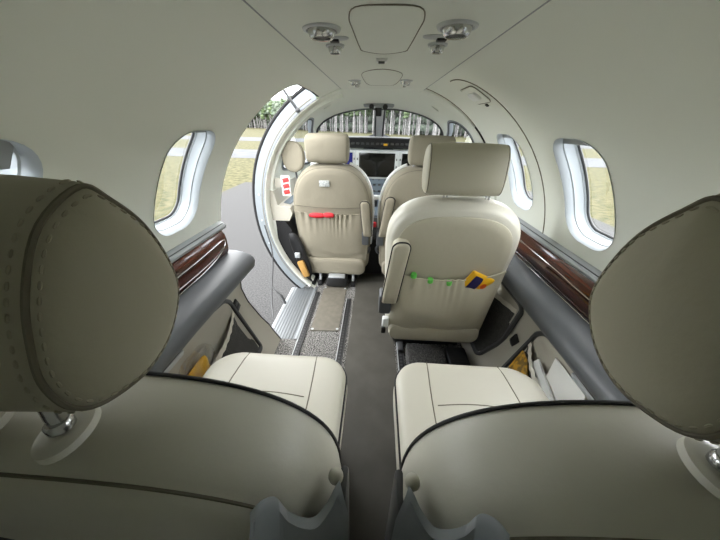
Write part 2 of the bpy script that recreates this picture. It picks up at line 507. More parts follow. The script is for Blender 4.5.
# ------------------------------------------------------------------ floor
def flat(name, pts, z, m, th=.012, parent=None, bev=0):
    bm = NB()
    lo = [bm.verts.new((x, y, z-th)) for x, y in pts]; hi = [bm.verts.new((x, y, z)) for x, y in pts]
    bm.faces.new(lo); bm.faces.new(hi)
    for k in range(len(pts)): bm.faces.new((lo[k], lo[(k+1) % len(pts)], hi[(k+1) % len(pts)], hi[k]))
    return build(name, bm, m, parent, smooth=False)
struct(flat('floor', [(-.405, YB), (.53, YB), (.53, 2.9), (-.405, 2.9)], 0, M['carpet'], .03))
struct(flat('trim_7', [(-.55, YB), (-.404, YB), (-.404, 1.13), (-.55, 1.13)], 0, M['carpet'], .03))
run = flat('aisle_runner', [(-.125, YB+.01), (.132, YB+.01), (.132, 2.2), (-.125, 2.2)], .004, M['aisle'], .004)
tag(run, 'dark taupe runner laid along the middle of the cabin floor', 'floor runner')
t = empty('floor_plate', (-.28, 1.45, 0), 'brown-grey rectangular floor plate screwed down behind the pilot seat on the doorway side', 'floor plate')
flat('plate', [(-.355, 1.205), (-.19, 1.215), (-.19, 1.70), (-.355, 1.70)], .005, M['plate'], .005, t)
for x, y in ((-.345, 1.22), (-.2, 1.23), (-.345, 1.68), (-.2, 1.68)):
    bm = NB(); lathe(bm, [(.008, .004), (.008, .0062), (.004, .0072)], 12, Matrix.Translation((x, y, 0))); build('screw', bm, M['alu'], t)
def seat_rail(x, y0, y1, label):
    r = empty('seat_rail', (x, y0, 0), label, 'seat rail', 'seat rails in the cabin floor')
    bm = NB(); box(bm, (x, (y0+y1)/2, .002), (.032, y1-y0, .004), .001); build('channel', bm, M['black'], r)
    bm = NB()
    n = int((y1-y0)/.022)
    for k in range(n):
        lathe(bm, [(.0068, .0038), (.0068, .0052)], 8, Matrix.Translation((x, y0+.012+.022*k, 0)))
    o = build('rail_holes', bm, M['darkgrey'], r)
    for s in (-1, 1):
        bm = NB(); box(bm, (x+s*.015, (y0+y1)/2, .004), (.004, y1-y0, .006), .001); build('lip', bm, M['alu'] if s < 0 else M['darkgrey'], r)
    return r
seat_rail(-.392, .80, 1.62, 'black seat rail with round holes beside the ribbed door sill')
seat_rail(-.160, .80, 1.55, 'black seat rail between the floor plate and the aisle runner')
seat_rail(.160, .60, 1.35, 'black seat rail under the middle seat beside the aisle runner')
# seat-well insert under the middle seat
ins = empty('floor_tray', (.3, .86, 0), 'dark carpeted tray on the floor under the middle seat', 'floor tray')
bm = NB(); box(bm, (.28, .93, .035), (.19, .30, .07), .012); build('tray_cover', bm, M['cloth'], ins)
bm = NB(); box(bm, (.43, .93, .04), (.10, .26, .08), .012); build('side_box', bm, M['black'], ins)

# ------------------------------------------------------------------ side consoles
PR = [(0, .505), (.06, .535), (.17, .578), (.30, .605), (.40, .605), (.47, .585)]
def px_(z): return lerp(PR, z)
def on(sx, y, z, inn=0.0): return V((sx*(px_(z)-inn), y, z))

def extr(name, prof, ys, sx, m, parent, caps=True, angle=35, tip=None):
    bm = NB()
    loops = []
    for y in ys:
        f = tip(y) if tip else (lambda x, z: (x, z))
        loops.append([V((sx*f(x, z)[0], y, f(x, z)[1])) for x, z in prof])
    L = strip(bm, loops, True)
    if caps: bm.faces.new(L[0]); bm.faces.new(L[-1])
    return build(name, bm, m, parent, angle=angle)

PAD = [(.672, .555), (.645, .553), (.61, .546), (.58, .534), (.562, .519), (.556, .50), (.562, .475), (.58, .458), (.61, .447), (.68, .445)]
LED = [(.700, .690), (.690, .688), (.676, .680), (.668, .676), (.664, .668), (.668, .655), (.70, .655)]
WOOD = [(.685, .662), (.668, .660), (.656, .642), (.652, .62), (.652, .585), (.655, .563), (.662, .552), (.685, .552)]
def console(sx, y1, label):
    c = empty('side_console', (sx*.62, .4, 0), label, 'side console')
    yy = [YB, .3, .6, .9, y1-.07]
    if sx > 0: yy = [YB, .3, .6, .9, 1.2, y1]
    def tip(y):
        k = max(0, (y-(y1-.04))/.04) if sx < 0 else 0
        return lambda x, z: (.62+(x-.62)*(1-.35*k*k), .50+(z-.50)*(1-.5*k*k))
    ys = yy+([y1-.04, y1-.03, y1-.02, y1-.01, y1-.003, y1] if sx < 0 else [])
    extr('armrest_pad', PAD, ys, sx, M['greyplastic'], c, tip=tip)
    extr('ledge', LED, [YB, y1-.02 if sx < 0 else y1], sx, M['ledge'], c)
    # thin dark groove in the ledge
    bm = NB(); tube(bm, [V((sx*.672, y, .679)) for y in (YB, .5, y1-.03)], .0018, 6); build('ledge_groove', bm, M['darkgrey'], c)
    w = extr('veneer', WOOD, [YB, .4, .8, y1-.06 if sx < 0 else y1], sx, M['wood'], c)
    # chrome line closing the veneer (a long pointed loop on the door side)
    bm = NB()
    if sx < 0:
        lp_ = [(-.2, .612), (.5, .612), (.8, .616), (.95, .622), (1.02, .626), (1.048, .622), (1.05, .61), (1.03, .592), (.98, .575), (.9, .563), (.7, .557), (-.2, .556)]
    else:
        lp_ = [(YB, .614), (.3, .614), (.75, .616), (.9, .622), (1.3, .624)]
    tube(bm, smooth_path([V((sx*.6505, y, z)) for y, z in lp_], 5), .0028, 6)
    build('chrome_line', bm, M['chrome'], w)
    if sx > 0:
        bm = NB(); box(bm, (sx*.650, .50, .6), (.006, .9, .02), .004); build('drawer_front', bm, M['wood'], w)
        bm = NB(); tube(bm, [V((sx*.652, y, .553)) for y in (YB, .5, 1.1, y1)], .0028, 6); build('lower_chrome_line', bm, M['chrome'], w)
    # lower panel
    bm = NB()
    def fy(z):
        if sx > 0: return 1.75
        return lerp([(0, 1.123), (.1, 1.118), (.2, 1.085), (.35, 1.03), (.47, .99)], z)
    zs = [0, .03, .06, .11, .17, .235, .30, .35, .40, .435, .47]
    ys2 = [0, .2, .4, .6, .8, .93, 1]
    strip(bm, [[on(sx, YB+(fy(z)-YB)*k, z) for k in ys2] for z in zs], False)
    lpn = build('lower_panel', bm, M['panelbeige'], c, angle=60)
    if sx < 0:
        bm = NB(); tube(bm, [on(sx, fy(z)+.004, z, -.002) for z in zs], .005, 6); build('panel_edge', bm, M['darkgrey'], lpn)
    return c, lpn
CL, PL = console(-1, 1.13, 'grey armrest console with veneer insert that ends at the open doorway')
CR, PRT = console(1, 1.74, 'grey armrest console with veneer insert under the row of oval windows opposite the door')

def pocket(sx, c, corners, band, netside, rr=.03, backm='panelbeige', dark_net=True):
    """corners (y, z) loop of the frame; band (y, z) line along the mouth of the net"""
    loop = [V((a, b)) for a, b in corners]
    # round the corners
    o = []
    N = len(loop)
    for i in range(N):
        a, b, d = loop[i-1], loop[i], loop[(i+1) % N]
        p = b+(a-b).normalized()*min(rr, (a-b).length*.45); q = b+(d-b).normalized()*min(rr, (d-b).length*.45)
        for k in range(7):
            t = k/6; o.append((1-t)**2*p+2*t*(1-t)*b+t*t*q)
    bm = NB()
    strip(bm, [[on(sx, y, z, d) for y, z in inset(o, i)] for i, d in ((-.011, -.001), (-.010, .009), (-.006, .013), (.004, .013), (.007, .009), (.007, -.001))])
    fr = build('pocket_frame', bm, M['darkgrey'], c, angle=30)
    bm = NB(); q = inset(o, .004); cc = sum((V(p) for p in q), V((0, 0)))/len(q)
    L = strip(bm, [[on(sx, *(cc+(V(p)-cc)*k), .003) for p in q] for k in (1, .7, .4, .05)]); bm.faces.new(L[-1])
    build('pocket_lining', bm, M['panelbeige'], fr)
    # bulging net over the part netside of the band
    b0, b1 = V(band[0]), V(band[-1])
    dr = (b1-b0).normalized(); nn = V((dr.y, -dr.x)) if netside > 0 else V((-dr.y, dr.x))
    rows = []
    for i in range(13):
        p = b0.lerp(b1, i/12); row = []
        # march to the frame
        far = 0
        for k in range(1, 80):
            q = p+nn*(k*.01)
            inside = False
            for a, b in zip(o, o[1:]+o[:1]):
                if (a.y > q.y) != (b.y > q.y) and q.x < (b.x-a.x)*(q.y-a.y)/(b.y-a.y)+a.x: inside = not inside
            if not inside: break
            far = k*.01
        far = max(far, .012)
        for j in range(9):
            t = j/8; q = p+nn*far*t
            bul = .006+.028*math.sin(PI*i/12)*(1-t)**.7
            row.append(on(sx, q.x, q.y, bul))
        rows.append(row)
    bm = NB(); strip(bm, rows, False); build('pocket_net', bm, M['net'], fr, angle=70)
    bm = NB(); w = []
    for i in range(25):
        p = b0.lerp(b1, i/24)+nn*.0; k = .006+.031*math.sin(PI*i/24)+.002*math.sin(i*2.1)
        w.append((on(sx, p.x-nn.x*.011, p.y-nn.y*.011, k), on(sx, p.x+nn.x*.011, p.y+nn.y*.011, k+.002)))
    strip(bm, [[a for a, b in w], [b for a, b in w]], False)
    r = bmesh.ops.solidify(bm, geom=bm.faces[:], thickness=.003)
    build('elastic_band', bm, M['elastic'], fr, angle=60)
    return fr
pocket(-1, CL, [(.38, .452), (.73, .470), (.84, .452), (.905, .40), (.975, .09), (.40, .09)], [(.905, .35), (.60, .262)], -1)
pocket(1, CR, [(.30, .452), (.70, .470), (.745, .455), (.80, .40), (.86, .09), (.30, .09)], [(.808, .36), (.58, .265)], -1)
pocket(1, CR, [(.905, .450), (1.50, .450), (1.50, .07), (1.02, .07), (.96, .22)], [(.945, .395), (1.48, .33)], 1)
def socket(sx, c, y, z):
    n = V((-sx, 0, .15)).normalized()
    rot = Matrix.Rotation(R(26), 3, 'X')
    bm = NB(); box(bm, on(sx, y, z, .003), (.008, .036, .058), .002, rot); s = build('power_socket', bm, M['black'], c)
    for d in (-.013, .013):
        bm = NB(); box(bm, on(sx, y-d*.4, z+d, .0075), (.004, .022, .018), .001, rot); build('socket_port', bm, M['darkgrey'], s)
socket(-1, CL, .945, .355); socket(1, CR, .895, .285)
# grip slots near the rear pockets
for sx, c in ((-1, CL), (1, CR)):
    bm = NB(); box(bm, on(sx, .50, .445, .010), (.012, .16, .022), .004, Matrix.Rotation(sx*R(-18), 3, 'Y')); build('chrome_slide', bm, M['alu'], c)

# ------------------------------------------------------------------ seats
def frame_fn(base, phi):
    b = V(base); u = V((0, -math.sin(phi), math.cos(phi))); n = V((0, math.cos(phi), math.sin(phi)))
    return lambda x, y, d: b+V((x, 0, 0))+u*y+n*d

def arch(hw, hb, L, span, n, N=40):
    """outline of a backrest: bottom half-width hb, shoulder half-width hw, rounded top"""
    o = []
    r = .06
    for k in range(7):
        a = PI*1.0+.5*PI*k/6; o.append((-hb+r+r*math.cos(a), r+r*math.sin(a)))
    for k in range(1, 8): o.append((-hb+r+(2*hb-2*r)*k/8, 0))
    for k in range(7):
        a = PI*1.5+.5*PI*k/6; o.append((hb-r+r*math.cos(a), r+r*math.sin(a)))
    for k in range(1, 6):
        t = k/6; o.append((hb+(hw-hb)*t, r+(L-span-r)*t))
    for k in range(N+1):
        a = PI*k/N; ca, sa = math.cos(a), math.sin(a)
        o.append((hw*math.copysign(abs(ca)**(2/n), ca), L-span+span*abs(sa)**(2/n)))
    for k in range(1, 6):
        t = 1-k/6; o.append((-(hb+(hw-hb)*t), r+(L-span-r)*t))
    return o

def stitches(bm, loop, n_off, ln=.006, gap=.004, r=.0011):
    """row of short raised stitches along a closed world path"""
    P = [V(p) for p in loop]; P.append(P[0])
    d = 0; nxt = 0
    for a, b in zip(P, P[1:]):
        L = (b-a).length
        while nxt <= d+L and L > 1e-9:
            p = a.lerp(b, (nxt-d)/L); t = (b-a).normalized()
            tube(bm, [p-t*ln/2, p-t*ln*.25, p+t*ln*.25, p+t*ln/2], [r*.4, r, r, r*.4], 5)
            nxt += ln+gap
        d += L

SEC = [(.149, 1.031), (.163, 1.021), (.18, .999), (.19, .967), (.189, .940), (.168, .914), (.139, .903), (.107, .910), (.092, .924), (.088, .945), (.092, .965), (.103, .992), (.122, 1.018)]
SEC = [((a-.139)/.104, (b-.967)/.128) for a, b in SEC]
def headrest(root, cx, cy, cz, hl, dep, hei, sec=None, m='leather', dome=.018, stitch=False, lean=0, posts=(), zpost=None, mcap=None, yp=None, escut=True, pipe=True, post_r=.007):
    """pad lying along x; sec: cross-section in unit (y, z)"""
    if sec is None: o2 = [(p[0]*.5, p[1]*.5) for p in sup(1, 1, 3.2, 48)]
    else: o2 = smooth_loop([V(p) for p in sec], 5)
    ca, sa = math.cos(lean), math.sin(lean)
    o = [(p[0]*dep, p[1]*hei) for p in o2]
    fn = lambda a, b, d: V((cx+d, cy+a*ca-b*sa, cz+a*sa+b*ca))
    bm = NB()
    e = hl
    pillow(bm, o, [(.014, -e-.009), (.005, -e-.004), (.0015, -e), (-.001, -e+.006), (-.003, -e*.6), (-.004, 0), (-.003, e*.6), (-.001, e-.006), (.0015, e), (.005, e+.004), (.014, e+.009)], -e-dome, e+dome, fn, 8, None, True)
    h = build('headrest', bm, M[m], root, angle=None)
    if pipe:
        for s in (-1, 1):
            bm = NB(); tube(bm, [fn(p[0], p[1], s*(e+.0005)) for p in inset(o, .0012)], .0017, 6, True); build('headrest_seam', bm, M['seam'], h)
    if stitch:
        for s in stitch:
            bm = NB()
            c0 = sum((V(p) for p in o), V((0, 0)))/len(o); ra = sum((V(p)-c0).length for p in o)/len(o)
            scl = lambda i: [c0+(V(p)-c0)*(1-i/ra) for p in o]
            stitches(bm, [fn(p[0], p[1], s*(e-.0062)) for p in scl(-.0014)], 0, .0046, .0034, .0009)
            stitches(bm, [fn(p[0], p[1], s*(e+.0044)) for p in scl(.0050)], 0, .0046, .0034, .0009)
            build('stitching', bm, M['thread'], h)
    for px in posts:
        bm = NB()
        z0 = zpost; yy = yp if yp is not None else cy
        tube(bm, [(px, yy, z0-.02), (px, yy, z0+.004), (px, cy, cz-hei*.35)], post_r, 10)
        p = build('headrest_post', bm, M['chrome'], root)
    return h

def backrest_set(root, cx, base, phi, hw, hb, L, span, n, m, d0=-.05, d1=.05, bul=.02, pip='piping', rear_m=None, seam=True, pr=.0045):
    fn = frame_fn(base, phi)
    o = arch(hw, hb, L, span, n)
    bm = NB()
    pillow(bm, o, [(.09, d0-.018), (.05, d0-.018), (.02, d0-.013), (.006, d0-.006), (.005, d0), (-.003, d0+.006), (-.009, d0+.025), (-.010, (d0+d1)/2), (-.007, d1-.02), (-.002, d1-.006), (0, d1), (.006, d1+.006), (.03, d1+.010), (.07, d1+.010)],
           d0-.018-bul, d1+.004, fn, 8, (0, L*.52))
    b = build('backrest', bm, M[m], root, angle=None)
    keep = [p for p in inset(o, 0) if p[1] > .02]
    if pip:
        bm = NB(); tube(bm, [fn(p[0], p[1], d1+.001) for p in inset(o, -.001)], pr, 8, True); build('piping', bm, M[pip], b)
    if seam:
        bm = NB(); tube(bm, [fn(p[0], p[1], d0) for p in inset(o, .0042)], .0016, 6, True); build('back_seam', bm, M['seam'], b)
    return fn, o, b

def escutcheon(root, p, up, rx, ry, m='leather_light', th=.008):
    """oval collar round a headrest post; rx along x, ry along depth"""
    up = V(up).normalized(); ax = V((1, 0, 0)); ax = (ax-up*ax.dot(up)).normalized(); ay = up.cross(ax)
    p = V(p)
    fn = lambda a, b, d: p+ax*a+ay*b+up*d
    bm = NB(); pillow(bm, sup(rx, ry, 2, 32), [(-.002, -.004), (-.001, th*.5), (.003, th*.9), (.006, th)], -.004, th*1.05, fn, 3)
    return build('post_collar', bm, M[m], root)

def cushion(root, x0, x1, y0, y1, z0, z1, m, name='cushion', pipe_side=0, seams=True, rf=.09):
    o = rrect(x0, x1, y0, y1, (.03, .03, rf, rf), 8, .03)
    cx = (x0+x1)/2; h = z1-z0
    def zf(x, y):         # slightly dished top, front edge rolling down
        u = (x-cx)/((x1-x0)/2); e = (y-y0)/(y1-y0)
        return .006*min(1, abs(u)**3)-.010*max(0, e-.6)**1.2
    fn = lambda a, b, d: V((a, b, z0+d+(zf(a, b) if d > h*.6 else 0)))
    bm = NB()
    pillow(bm, o, [(.03, 0), (.008, .006), (0, .02), (-.004, h*.5), (-.002, h-.03), (0, h-.022), (.004, h-.010), (.014, h-.003), (.03, h), (.05, h+.001)], 0, h+.002, fn, 8)
    c = build(name, bm, M[m], root, angle=None)
    if pipe_side:
        bm = NB(); tube(bm, [fn(p[0], p[1], h-.0235) for p in inset(o, -.0015)], .003, 6, True); build('cushion_piping', bm, M['piping'], c)
    if seams:
        def zt(x, y):
            return z1+.0012+zf(x, y)
        w = (x1-x0)
        for k, bow in ((.24, 1), (.76, -1)):
            bm = NB(); pts = []
            for j in range(13):
                y = y1-.008-(y1-y0-.02)*j/12; x = x0+w*k-bow*.010*math.sin(PI*j/12)
                edge = -.006 if j == 0 else 0
                pts.append((x, y, zt(x, y)+edge+.0004))
            tube(bm, pts, .0016, 6); build('cushion_seam', bm, M['seam'], c)
        bm = NB(); pts = []
        for j in range(9):
            x = x0+w*(.25+.5*j/8); y = y1-.165+.010*math.sin(PI*j/8); pts.append((x, y, zt(x, y)+.0004))
        tube(bm, pts, .0016, 6); build('cushion_seam', bm, M['seam'], c)
    return c

def rear_seat(sx, label, dy, hdy):
    cx = sx*.29
    r = empty('passenger_seat', (cx, .35, 0), label, 'seat', 'leather seats in the rear row')
    base = (cx, .215+dy, .36); phi = R(10)
    fn, o, b = backrest_set(r, cx, base, phi, .243, .226, .478, .225, 3.0, 'leather_light', -.038 if sx < 0 else -.045, .05, .012, pr=.0022)
    # a small crease in the leather
    if sx > 0:
        bm = NB(); tube(bm, [fn(-.185, .487-.075, -.02), fn(-.183, .487-.06, -.012)], .001, 5); bm.free()
    cushion(r, cx-.215, cx+.215, .20, .645, .27, .405, 'leather_light', pipe_side=1)
    # seat box
    bm = NB(); box(bm, (cx, .40, .14), (.34, .40, .26), .02); build('seat_base', bm, M['black'], r)
    for s in (-1, 1):
        bm = NB(); box(bm, (cx+s*.13, .42, .02), (.03, .46, .04), .006); build('track_foot', bm, M['darkgrey'], r)
    # headrest with posts and collars
    h = headrest(r, cx-(.004 if sx > 0 else 0), .139+hdy, .967+(.002 if sx > 0 else .001), .108, (.110 if sx < 0 else .114), (.138 if sx < 0 else .140), SEC, 'leather_shaded', .016, stitch=(-sx,), posts=())
    for px in (cx+.038, cx-.038):
        y, z = .117+hdy*.6, lerp([(0, .850), (.25, .840)], abs(px-cx))
        bm = NB(); tube(bm, [(px, y, z-.03), (px, y, z+.02), (px, y+.008, z+.09)], .0065, 12); build('headrest_post', bm, M['chrome'], r)
        escutcheon(r, (px, y, z), (0, -.17, 1), .016, .021, 'leather_light', .005)
        bm = NB(); lathe(bm, [(.009, 0), (.009, .006), (.0075, .008)], 16, Matrix.Translation((px, y-.001, z+.006))); build('post_sleeve', bm, M['chrome'], r)
    # recline hinge and folded armrest on the aisle side
    a = -sx
    bm = NB()
    k = .29                     # aisle-side corner of the backrest, wrapped by a grey plate
    ed = [(-.094, .086, .816), (-.089, .095, .813), (-.082, .102, .802), (-.074, .101, .783), (-.063, .103, .766), (-.053, .108, .756), (-.044, .121, .753), (-.039, .132, .753), (-.035, .140, .750)]
    P = smooth_path([(x if sx < 0 else -x, y, z) for x, y, z in ed], 6)
    n_ = len(P)
    q1 = [p+V((a*.003, -.007, -.002)) for p in P]
    q2 = [p+V((a*(.002+.008*t/n_), -.026*(1-t/n_)-.010, -.05)) for t, p in enumerate(P)]
    q3 = [p+V((a*(.002+.006*t/n_), -.030*(1-t/n_), -.15)) for t, p in enumerate(P)]
    q4 = [p+V((-a*.010, .02, -.15)) for p in P]
    rows = [P, q1, q2, q3, q4]
    strip(bm, rows+[rows[0]], False)
    arm = build('armrest_bracket', bm, M['bracket'], r, angle=50)
    bm = NB(); box(bm, (cx+a*.254, .170, .56), (.012, .05, .22), .006); build('side_cover', bm, M['darkgrey'], r)
    bm = NB(); bmesh.ops.create_uvsphere(bm, u_segments=16, v_segments=10, radius=.008, matrix=Matrix.Translation((cx+a*.250, .146, .744))); build('hinge_cap', bm, M['leather_light'], r)
    return r
rear_seat(-1, 'taupe leather seat filling the corner of the rear row on the doorway side', 0, 0)
rear_seat(1, 'taupe leather seat filling the corner of the rear row away from the doorway', 0, .010)

def back_pocket(root, fn, hw, dz, ytop, ybot, m, sag=.03, bul=.03, tilt=0, gather=30, amp=.004, name='seat_pocket', lines=0):
    bm = NB(); rows = []
    NU, NV = 96, 20
    for j in range(NV+1):
        v = j/NV; row = []
        for i in range(NU+1):
            u = -1+2*i/NU
            top = ytop-sag*(1-u*u)+tilt*u
            y = ybot+(top-ybot)*v
            e = (1-abs(u)**6)
            d = bul*e*(.35+.65*math.sin(PI*min(1, v*.95+.04)))*(1 if v > .02 else 0)
            d += amp*e*(v**5)*math.sin(gather*u+2.5*math.sin(5*u)+4*math.sin(2.3*u))*(.6+.4*math.sin(7*u))+.0045*e*math.sin(26*v+3*math.sin(2.2*u+1))*max(0, 1-2.6*v)+.003*e*math.sin(7*v+4*u+3*u*u)*math.sin(PI*v)
            row.append(fn(u*hw*(.965+.035*v), y, dz-max(d, .0025)))
        rows.append(row)
    strip(bm, rows, False)
    bmesh.ops.solidify(bm, geom=bm.faces[:], thickness=.003)
    p = build(name, bm, M[m], root, angle=None)
    bm = NB(); tube(bm, [q+(fn(0, 0, -.001)-fn(0, 0, 0)) for q in rows[-1]], .0035, 8); build('pocket_hem', bm, M[m], p)
    return p, rows[-1]

def stowed_arm(root, fn, x0, x1, y0, y1, d0, d1, m='cover', out=None, skew=0):
    o = [(p[0]+skew*(p[1]-y0), p[1]) for p in rrect(x0, x1, y0, y1, (.012, .012, .026, .026), 6, .03)]
    bm = NB()
    pillow(bm, o, [(.010, d0), (.003, d0+.004), (0, d0+.012), (0, d1-.004), (.004, d1)], d0-.003, d1, fn, 4)
    a = build('armrest', bm, M[m], root)
    bm = NB(); tube(bm, [fn(p[0], p[1], d0+.014) for p in inset(o, -.001)], .0035, 6, True); build('armrest_trim', bm, M['blacksoft'], a)
    bm = NB()
    lo = [(x0-.006, y0-.05), (x1-.008, y0-.04), (x1-.004, y0+.03), (x0-.006, y0+.10)]
    pillow(bm, rrect(x0-.010, x1-.02, y0-.07, y0+.04, .012, 4), [(.003, d0+.01), (0, d0+.016), (0, d1+.01)], d0+.008, d1+.012, fn, 2)
    build('armrest_hinge', bm, M['greyplastic'], a)
    return a

# ---- middle seat
def middle_seat():
    cx = .298
    r = empty('passenger_seat', (cx, 1.15, 0), 'single leather seat alone in the middle row with snacks in its back pocket', 'seat')
    phi = R(9); base = (cx, 1.115, .185)
    fn, o, b = backrest_set(r, cx, base, phi, .248, .225, .655, .20, 3.0, 'leather_light', -.045, .05, .006, None, pr=.004, seam=False)
    # rear shell panel (smooth leather, a shade darker than the rim)
    q = arch(.222, .205, .600, .18, 3.0)
    bm = NB(); pillow(bm, [(x, y+.02) for x, y in q], [(.04, -.073), (.012, -.070), (.003, -.065), (0, -.056)], -.075, -.055, fn, 6, (0, .33))
    build('back_panel', bm, M['leather'], b)
    back_pocket(r, fn, .225, -.074, .385, .03, 'leather', .035, .046, .012, 34, .004)
    # bottom roll of the cover
    bm = NB(); oo = rrect(-.215, .215, -.035, .075, .045, 6, .03)
    pillow(bm, oo, [(.02, -.105), (.006, -.098), (0, -.08), (0, 0)], -.108, .01, fn, 4); build('cover_roll', bm, M['leather'], r)
    cushion(r, cx-.22, cx+.22, 1.16, 1.58, .24, .38, 'leather_light', pipe_side=1, seams=False)
    bm = NB(); box(bm, (cx, 1.33, .12), (.36, .40, .22), .02); build('seat_base', bm, M['black'], r)
    for s in (-1, 1):
        bm = NB(); box(bm, (cx+s*.137, 1.28, .012), (.03, .42, .03), .005); build('track_foot', bm, M['darkgrey'], r)
    stowed_arm(r, fn, -.262, -.197, .22, .525, -.115, -.060, 'leather', skew=.10)
    # recline lever under the arm
    bm = NB(); box(bm, fn(-.235, .08, -.085), (.03, .03, .05), .006); lev = build('recline_lever', bm, M['white'], r)
    bm = NB(); box(bm, fn(-.242, .045, -.10), (.022, .03, .035), .005); build('lever_tip', bm, M['black'], lev)
    headrest(r, .291, 1.005, .938, .124, .10, .163, None, 'leather', .016, lean=R(-7))
    for px in (.245, .396):
        p = fn(px-cx, .652, .0)
        bm = NB()
        for s in (-.006, .006):
            tube(bm, [p+V((s, 0, -.02)), p+V((s, 0, .045))], .0035, 8)
        build('headrest_post', bm, M['chrome'], r)
        escutcheon(r, p+V((0, -.004, -.002)), (0, -.25, 1), .03, .022, 'leather_light', .008)
    return fn
fm = middle_seat()

# ---- pilot seats
def pilot_seat(sx, label):
    cx = sx*.283
    r = empty('pilot_seat', (cx, 1.9, 0), label, 'seat', 'covered seats in the cockpit')
    phi = R(9); base = (cx, 1.83, .13)
    fn, o, b = backrest_set(r, cx, base, phi, .250, .236, .735, .34, 2.7, 'cover', -.05, .05, .008, None)
    bm = NB(); q = inset(o, -.010)
    # pale trim of the seat shell along the sides
    tube(bm, [fn(p[0], p[1], .035) for p in q if p[1] > .12 and abs(p[0]) > .1 and p[0]*-sx > 0], .012, 8); build('shell_trim', bm, M['white'], b)
    back_pocket(r, fn, .236, -.068, .455, .09, 'cover', .012, .026, 0, 40, .008)
    bm = NB(); pillow(bm, rrect(-.222, .222, -.03, .11, .05, 6, .03), [(.02, -.10), (.006, -.094), (0, -.08), (0, 0)], -.102, .01, fn, 4); build('cover_roll', bm, M['cover'], r)
    # yoke seam of the cover
    bm = NB(); tube(bm, [fn(-.235+.47*k/12, .50-.01*math.sin(PI*k/12), -.0745-.006*math.sin(PI*k/12)) for k in range(13)], .002, 6); build('cover_seam', bm, M['seam'], b)
    cushion(r, cx-.225, cx+.225, 1.85, 2.22, .27, .38, 'cover', seams=False)
    bm = NB(); box(bm, (cx, 1.98, .14), (.36, .36, .24), .02); build('seat_base', bm, M['black'], r)
    # adjuster block under the back, with silver plate and two chrome legs
    bm = NB(); box(bm, (cx+.02, 1.72, .05), (.15, .08, .075), .01); a = build('adjuster_box', bm, M['black'], r)
    bm = NB(); box(bm, (cx+.02, 1.705, .094), (.12, .05, .014), .004); build('adjuster_plate', bm, M['alu'], a)
    for s in (-.11, .135):
        bm = NB(); tube(bm, [(cx+s, 1.74, .0), (cx+s, 1.75, .05), (cx+s, 1.80, .13)], .011, 8); build('seat_leg', bm, M['alu'], r)
        bm = NB(); box(bm, (cx+s, 1.735, .018), (.035, .05, .035), .006); build('track_foot', bm, M['black'], r)
    if sx < 0: stowed_arm(r, fn, .205, .262, .30, .545, -.10, -.04, 'cover', skew=-.10)
    else: stowed_arm(r, fn, -.262, -.205, .30, .575, -.10, -.04, 'cover', skew=.13)
    headrest(r, cx+(-.014 if sx < 0 else .012), 1.69, .946, .114, .10, .150, None, 'cover', .014, lean=R(5), pipe=False)
    for s in (-.075, .075):
        p = fn(s, .73, -.005)
        bm = NB(); tube(bm, [p+V((0, 0, -.02)), p+V((0, 0, .05))], .006, 8); build('headrest_post', bm, M['chrome'], r)
        bm = NB(); lathe(bm, [(.014, 0), (.013, .008), (.009, .011)], 14, Matrix.Translation(p+V((0, -.004, -.004)))); build('post_collar', bm, M['white'], r)
    return r, fn
pl, fpl = pilot_seat(-1, 'beige covered pilot seat beside the open doorway, red cloth in its pocket')
pr_, fpr = pilot_seat(1, 'beige covered cockpit seat partly hidden behind the single middle seat')
# woven tag on the left pilot seat cover
bm = NB(); box(bm, fpl(-.035, .645, -.0755), (.062, .003, .038), .001, Matrix.Rotation(R(9), 3, 'X')); build('care_tag', bm, M['tag'], pl)

# ------------------------------------------------------------------ things in pockets
def soft(name, pts, th, m, label, cat, group=None, fn=None, bul=.012):
    bm = NB(); pillow(bm, pts, [(.004, -th), (0, 0), (.004, th)], -th-bul, th+bul, fn, 5)
    o = build(name, bm, m); tag(o, label, cat, group); return o
for x, y, yy in ((-.138, .388, 'first of three green caps in the middle seat pocket, beside the armrest'), (-.068, .366, 'middle one of three green caps in the middle seat pocket'), (.010, .358, 'green cap in the middle seat pocket, closest to the snack packet')):
    p = fm(x, y-.026, -.089)
    t = empty('bottle', p, yy, 'bottle', 'green capped bottles in the seat pocket')
    mt = Matrix.Translation(p) @ Matrix.Rotation(R(8), 4, 'X')
    bm = NB(); lathe(bm, [(.011, -.10), (.012, -.09), (.012, -.03), (.010, -.01), (.010, .006)], 16, mt); build('bottle_body', bm, M['clear'], t)
    bm = NB(); lathe(bm, [(.012, -.004), (.0125, .0), (.0125, .010), (.0105, .014)], 20, mt); build('cap', bm, M['green'], t)
